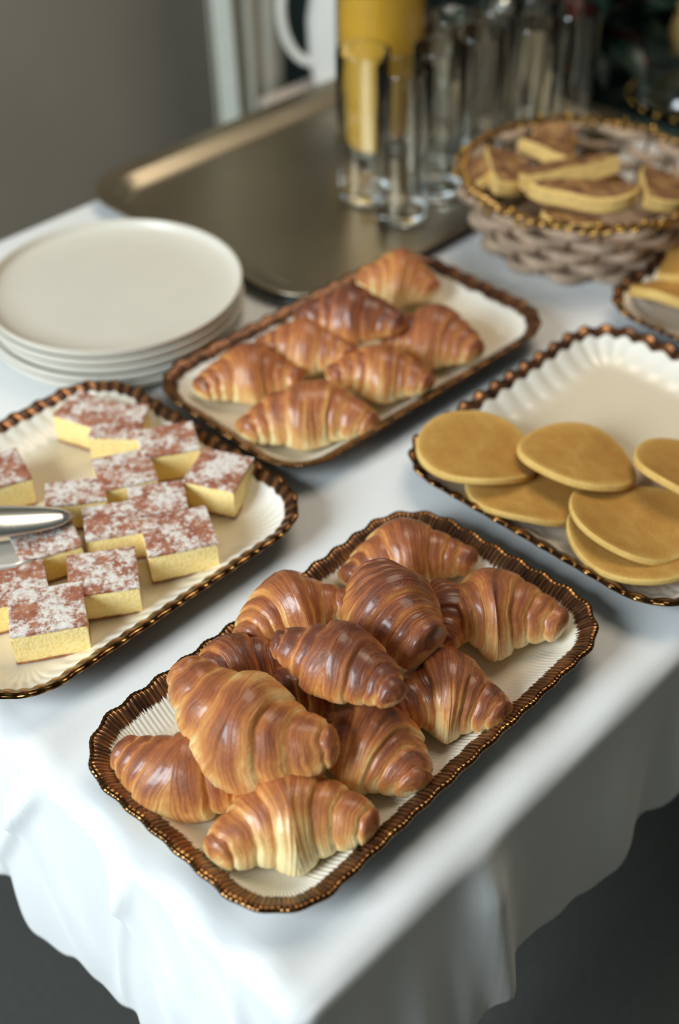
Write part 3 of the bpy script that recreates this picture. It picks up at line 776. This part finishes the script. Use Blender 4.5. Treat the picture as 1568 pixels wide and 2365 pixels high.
def bread(label, a, b, z, dep, th, tilt, seed):
    """a flat half-moon slice: straight cut from a to b, curved side to the left of it; yellow cut sides, brown toasted faces"""
    a, b = Vector(a), Vector(b); Lx = (b - a).length; n = 20; out = []
    for i in range(n):
        q = PI * i / (n - 1); s_ = 1 + 0.02 * math.sin(3 * q + seed)
        out.append((Lx / 2 * math.cos(q) * s_, dep * math.sin(q) ** 0.75 * s_))
    out += [(-Lx / 2 + Lx * k / 6, -0.002 * math.sin(PI * k / 6)) for k in range(1, 6)]
    n = len(out); f = []
    def shell(levels, wob):
        v = []
        for zz, s_ in levels: v += [(x * s_, y * s_, zz + 0.5 * x * x + wob * math.sin(x * 90 + seed)) for x, y in out]
        return v
    v = shell([(-th / 2, 0.95), (-th * 0.36, 1.0), (th * 0.36, 1.0), (th / 2, 0.95)], 0.0012)
    for k in range(3): f += [(k*n+i, k*n+(i+1) % n, (k+1)*n+(i+1) % n, (k+1)*n+i) for i in range(n)]
    o = mesh_obj('bread_slice', v, f + [tuple(range(n))[::-1], tuple(3*n + i for i in range(n))], M['bread_edge'], None, True)
    o.data.set_sharp_from_angle(angle=0.7)
    for nm, za, zb in (('top_crust', th / 2, th / 2 + 0.0012), ('bottom_crust', -th / 2 - 0.0012, -th / 2)):
        v = shell([(za, 0.95), (zb, 0.95 if za < 0 else 0.93)], 0.0012); g = [(i, (i+1) % n, n+(i+1) % n, n+i) for i in range(n)] + [tuple(range(n))[::-1], tuple(n + i for i in range(n))]
        mesh_obj(nm, v, g, M['toast'], o, False)
    d = b - a; m = (a + b) / 2
    o.location = (m.x, m.y, ZT + z); o.rotation_euler = (tilt[0], tilt[1], math.atan2(d.y, d.x))
    return tag(o, label, 'bread', 'bread slices in the wicker basket')
bread('front bread slice with speckled brown face and curved yellow edge', (1.086, 0.627), (1.037, 0.738), 0.092, 0.048, 0.017, (0.12, 0.0), 1)
bread('long bread slice lying across the middle, its straight yellow cut facing out', (1.006, 0.720), (1.102, 0.666), 0.106, 0.045, 0.018, (-0.32, -0.06), 2)
bread('bread slice at the left end of the basket with a thick pale yellow cut', (1.052, 0.808), (0.998, 0.746), 0.094, 0.045, 0.018, (-0.2, 0.05), 3)
bread('short bread slice leaning at the far left rim of the basket', (1.030, 0.812), (1.006, 0.778), 0.080, 0.030, 0.016, (0.5, 0.0), 4)
bread('brown bread slice at the front rim, below the speckled slice', (1.034, 0.637), (1.015, 0.696), 0.074, 0.035, 0.015, (0.2, 0.0), 5)
bread('bread slice at the back of the basket, against the woven wall', (1.123, 0.794), (1.163, 0.762), 0.084, 0.030, 0.015, (0.4, 0.0), 6)
bread('bread slice at the right side of the basket, its yellow cut facing left', (1.138, 0.660), (1.078, 0.612), 0.094, 0.050, 0.015, (-0.25, 0.0), 7)
bread('bread slice in the second row, behind the long crosswise one', (1.095, 0.795), (1.091, 0.728), 0.096, 0.045, 0.016, (-0.2, 0.0), 8)
bread('bread slice low in the middle of the basket, under the crosswise one', (1.060, 0.745), (1.150, 0.690), 0.062, 0.060, 0.016, (0.05, 0.0), 9)

# ------------------------------------------------------------------ right hand platter
pancake('folded golden crepe on the platter at the right picture edge', (1.040, 0.552, 0.026), 0.085, 0.011, 61, (-0.25, 0.15), 0.004, 0.6, 'crepes on the right hand platter', 0.7, 'crepe', -0.3)
pancake('browner crepe behind, leaning on the wall of the right hand platter', (1.105, 0.552, 0.034), 0.095, 0.011, 62, (-0.3, 0.0), 0.004, 0.6, 'crepes on the right hand platter', 0.8, 'crepe', 0.5)
def make_sauce_bowl():
    o = MB().lathe([(1e-5, 0), (0.020, 0), (0.024, 0.003), (0.036, 0.018), (0.040, 0.034), (0.0385, 0.0345), (0.034, 0.019), (0.020, 0.006), (1e-5, 0.005)], 48).build('sauce_bowl', M['teal'])
    o.location = (1.066, 0.502, ZT + 0.0085); tag(o, 'small dark teal bowl on the platter at the right picture edge', 'bowl')
make_sauce_bowl()

# ------------------------------------------------------------------ side table with white jug
def make_side():
    t = thing('side_table', 'narrow blush painted side table behind the buffet, under the white jug', 'table', (1.56, 1.345, 0))
    MB().box((-0.31, -0.065, 0.65), (0.31, 0.055, 0.68)).build('table_top', M['blush'], t, False)
    for sx in (-0.27, 0.27):
        for sy in (-0.035, 0.035): MB().box((sx-0.02, sy-0.02, 0), (sx+0.02, sy+0.02, 0.65)).build('leg', M['blush'], t, False)
    j = thing('white_jug', 'white china jug with a looped handle beside the orange juice', 'jug', (1.385, 1.345, 0.68))
    R = 0.058
    MB().lathe([(1e-5, 0), (R - 0.012, 0), (R - 0.006, 0.004), (R, 0.04), (R + 0.002, 0.10), (R - 0.008, 0.16), (R - 0.014, 0.20), (R - 0.008, 0.225), (R - 0.012, 0.225), (R - 0.018, 0.20), (R - 0.012, 0.16), (R - 0.003, 0.10), (R - 0.005, 0.04), (R - 0.015, 0.008), (1e-5, 0.007)], 64).build('jug_body', M['white_china'], j)
    ang = math.radians(140); pts = []
    for i in range(22):
        a = PI * (-0.5 + i / 21); r = R - 0.006 + 0.046 * math.cos(a); z = 0.115 + 0.080 * math.sin(a)
        pts.append((r * math.cos(ang), r * math.sin(ang), z))
    MB().tube(pts, 0.0075, 10).build('handle', M['white_china'], j)
make_side()

# ------------------------------------------------------------------ dark background things on the far end of the table
def make_runner():
    nx, ny = 24, 48; v = []
    for z0 in (0.0024, 0.0006):
        for i in range(nx):
            for j in range(ny):
                x = 1.418 + 0.425 * i / (nx - 1); y = 0.292 + 0.895 * j / (ny - 1)
                v.append((x + 0.003 * math.sin(y * 14) * (i == 0), y, ZT + z0 + 0.0004 * math.sin(x * 40 + y * 9)))
    n = nx * ny; f = []
    for i in range(nx - 1):
        for j in range(ny - 1):
            a = i * ny + j; f.append((a, a + ny, a + ny + 1, a + 1)); f.append((n + a, n + a + 1, n + a + ny + 1, n + a + ny))
    for i in range(nx - 1):
        a = i * ny; f.append((a, n + a, n + a + ny, a + ny)); b = a + ny - 1; f.append((b, b + ny, n + b + ny, n + b))
    for j in range(ny - 1):
        f.append((j, j + 1, n + j + 1, n + j)); b = (nx - 1) * ny + j; f.append((b, n + b, n + b + 1, b + 1))
    tag(mesh_obj('table_runner', v, f, M['runner']), 'dark green runner cloth across the far end of the table, under the plants', 'runner')
make_runner()
ZR = ZT + 0.0026
def make_plant(name, label, loc, seed, h, spread, nl, red, beads):
    rnd = random.Random(seed)
    t = thing(name, label, 'plant', loc)
    MB().lathe([(1e-5, 0), (0.040, 0), (0.048, 0.07), (0.050, 0.075), (0.045, 0.076), (0.043, 0.06), (1e-5, 0.06)], 40).build('pot', M['pot'], t)
    leafm = {}
    def leaf_mesh(m):
        if m not in leafm:
            v = []; f = []; n = 9
            for i in range(n):
                k = i / (n - 1); w_ = 0.021 * math.sin(PI * min(1, k * 0.93 + 0.07)) ** 0.8 * (1 - 0.35 * k)
                for j in (-1, -0.5, 0, 0.5, 1): v.append((k * 0.085, j * w_, 0.012 * math.sin(PI * k) - 0.02 * k * k - 0.006 * (1 - abs(j))))
            for i in range(n - 1):
                for j in range(4): f.append((i*5+j, i*5+j+1, (i+1)*5+j+1, (i+1)*5+j))
            o = mesh_obj('leaf', v, f, M[m], t); leafm[m] = o; return o
        o = leafm[m].copy(); C.objects.link(o); return o
    stem = MB()
    for i in range(nl):
        a = rnd.uniform(0, 2 * PI); zz = 0.07 + h * (i / nl) ** 0.9; r = spread * rnd.uniform(0.15, 1) * (1 - 0.5 * i / nl)
        m = 'red_leaf' if (rnd.random() < red) else 'leaf'
        o = leaf_mesh(m); o.parent = t; p = (r * math.cos(a), r * math.sin(a), zz)
        o.location = p; s = rnd.uniform(0.8, 1.2); o.scale = (s, s, s)
        o.rotation_euler = (rnd.uniform(-0.4, 0.4), rnd.uniform(-0.5, 0.5), a + rnd.uniform(-0.5, 0.5))
        if m == 'red_leaf': o['label'] = 'dark red leaf'
        stem.tube([(0, 0, 0.05), (p[0] * 0.4, p[1] * 0.4, zz * 0.7), p], 0.002, 5)
    stem.build('stems', M['leaf'], t)
    for i in range(beads):
        a = rnd.uniform(0, 2 * PI); zz = 0.07 + h * rnd.random(); r = spread * rnd.uniform(0.5, 1)
        MB().sphere((r * math.cos(a), r * math.sin(a), zz), 0.004, 8, 6).build('gold_bead', M['gold_bead'], t)
make_plant('potted_plant', 'dark leafy potted plant with red leaves behind the glasses', (1.475, 0.985, ZR), 3, 0.16, 0.062, 90, 0.30, 2)
make_plant('potted_plant', 'dark leafy potted plant with gold beads standing furthest back beyond the red leaved one', (1.765, 0.99, ZR), 4, 0.24, 0.07, 90, 0.03, 8)
make_plant('potted_plant', 'dark leafy potted plant behind the orange juice at the top', (1.60, 1.125, ZR), 6, 0.20, 0.05, 60, 0.05, 1)
def make_bottle():
    t = thing('stoppered_bottle', 'clear glass bottle with bright chrome stopper behind the glasses', 'bottle', (1.345, 1.02, ZS))
    MB().lathe([(1e-5, 0), (0.028, 0), (0.032, 0.004), (0.032, 0.05), (0.014, 0.075), (0.012, 0.095), (0.010, 0.095), (0.011, 0.075), (0.029, 0.05), (0.029, 0.008), (1e-5, 0.006)], 48).build('glass_body', M['glass'], t)
    MB().sphere((0, 0, 0.110), 0.014, 20, 12).lathe([(1e-5, 0.085), (0.009, 0.085), (0.009, 0.099), (1e-5, 0.100)], 24).build('stopper', M['chrome'], t)
make_bottle()
def make_dome():
    t = thing('glass_domed_dish', 'glass domed dish with clear knob behind the wicker basket at right', 'dish', (1.512, 0.815, ZR))
    R = 0.075
    MB().lathe([(1e-5, 0), (0.05, 0), (R + 0.012, 0.010), (R + 0.014, 0.013), (R + 0.010, 0.014), (0.05, 0.005), (1e-5, 0.005)], 56).build('glass_base', M['glass'], t)
    pr = []
    for i in range(13): a = PI / 2 * i / 12; pr.append((max(1e-5, R * math.cos(a)), 0.0145 + 0.055 * math.sin(a)))
    pi_ = [(max(1e-5, r - 0.0025 if r > 0.003 else r), z - (0.0 if i == 0 else 0.0025)) for i, (r, z) in enumerate(pr)]
    MB().lathe(pr + pi_[::-1], 56).build('glass_dome', M['glass'], t)
    MB().sphere((0, 0, 0.088), 0.014, 20, 12).lathe([(1e-5, 0.069), (0.006, 0.070), (0.005, 0.078), (1e-5, 0.079)], 20).build('knob', M['glass'], t)
    for i in range(22):
        a = 2 * PI * i / 22
        MB().sphere(((R + 0.012) * math.cos(a), (R + 0.012) * math.sin(a), 0.016), 0.0028, 8, 6).build('gold_bead', M['gold_bead'], t)
make_dome()
def make_jar():
    t = thing('tan_jar', 'round tan clay jar in the top right corner beyond the domed dish', 'jar', (1.62, 0.865, ZR))
    MB().lathe([(1e-5, 0), (0.03, 0), (0.05, 0.025), (0.056, 0.06), (0.048, 0.095), (0.030, 0.112), (0.026, 0.112), (0.044, 0.09), (0.05, 0.06), (0.03, 0.01), (1e-5, 0.008)], 48).build('jar_body', M['tan'], t)
    MB().lathe([(1e-5, 0.113), (0.033, 0.113), (0.034, 0.117), (0.012, 0.126), (0.009, 0.134), (1e-5, 0.137)], 40).build('lid', M['tan'], t)
make_jar()
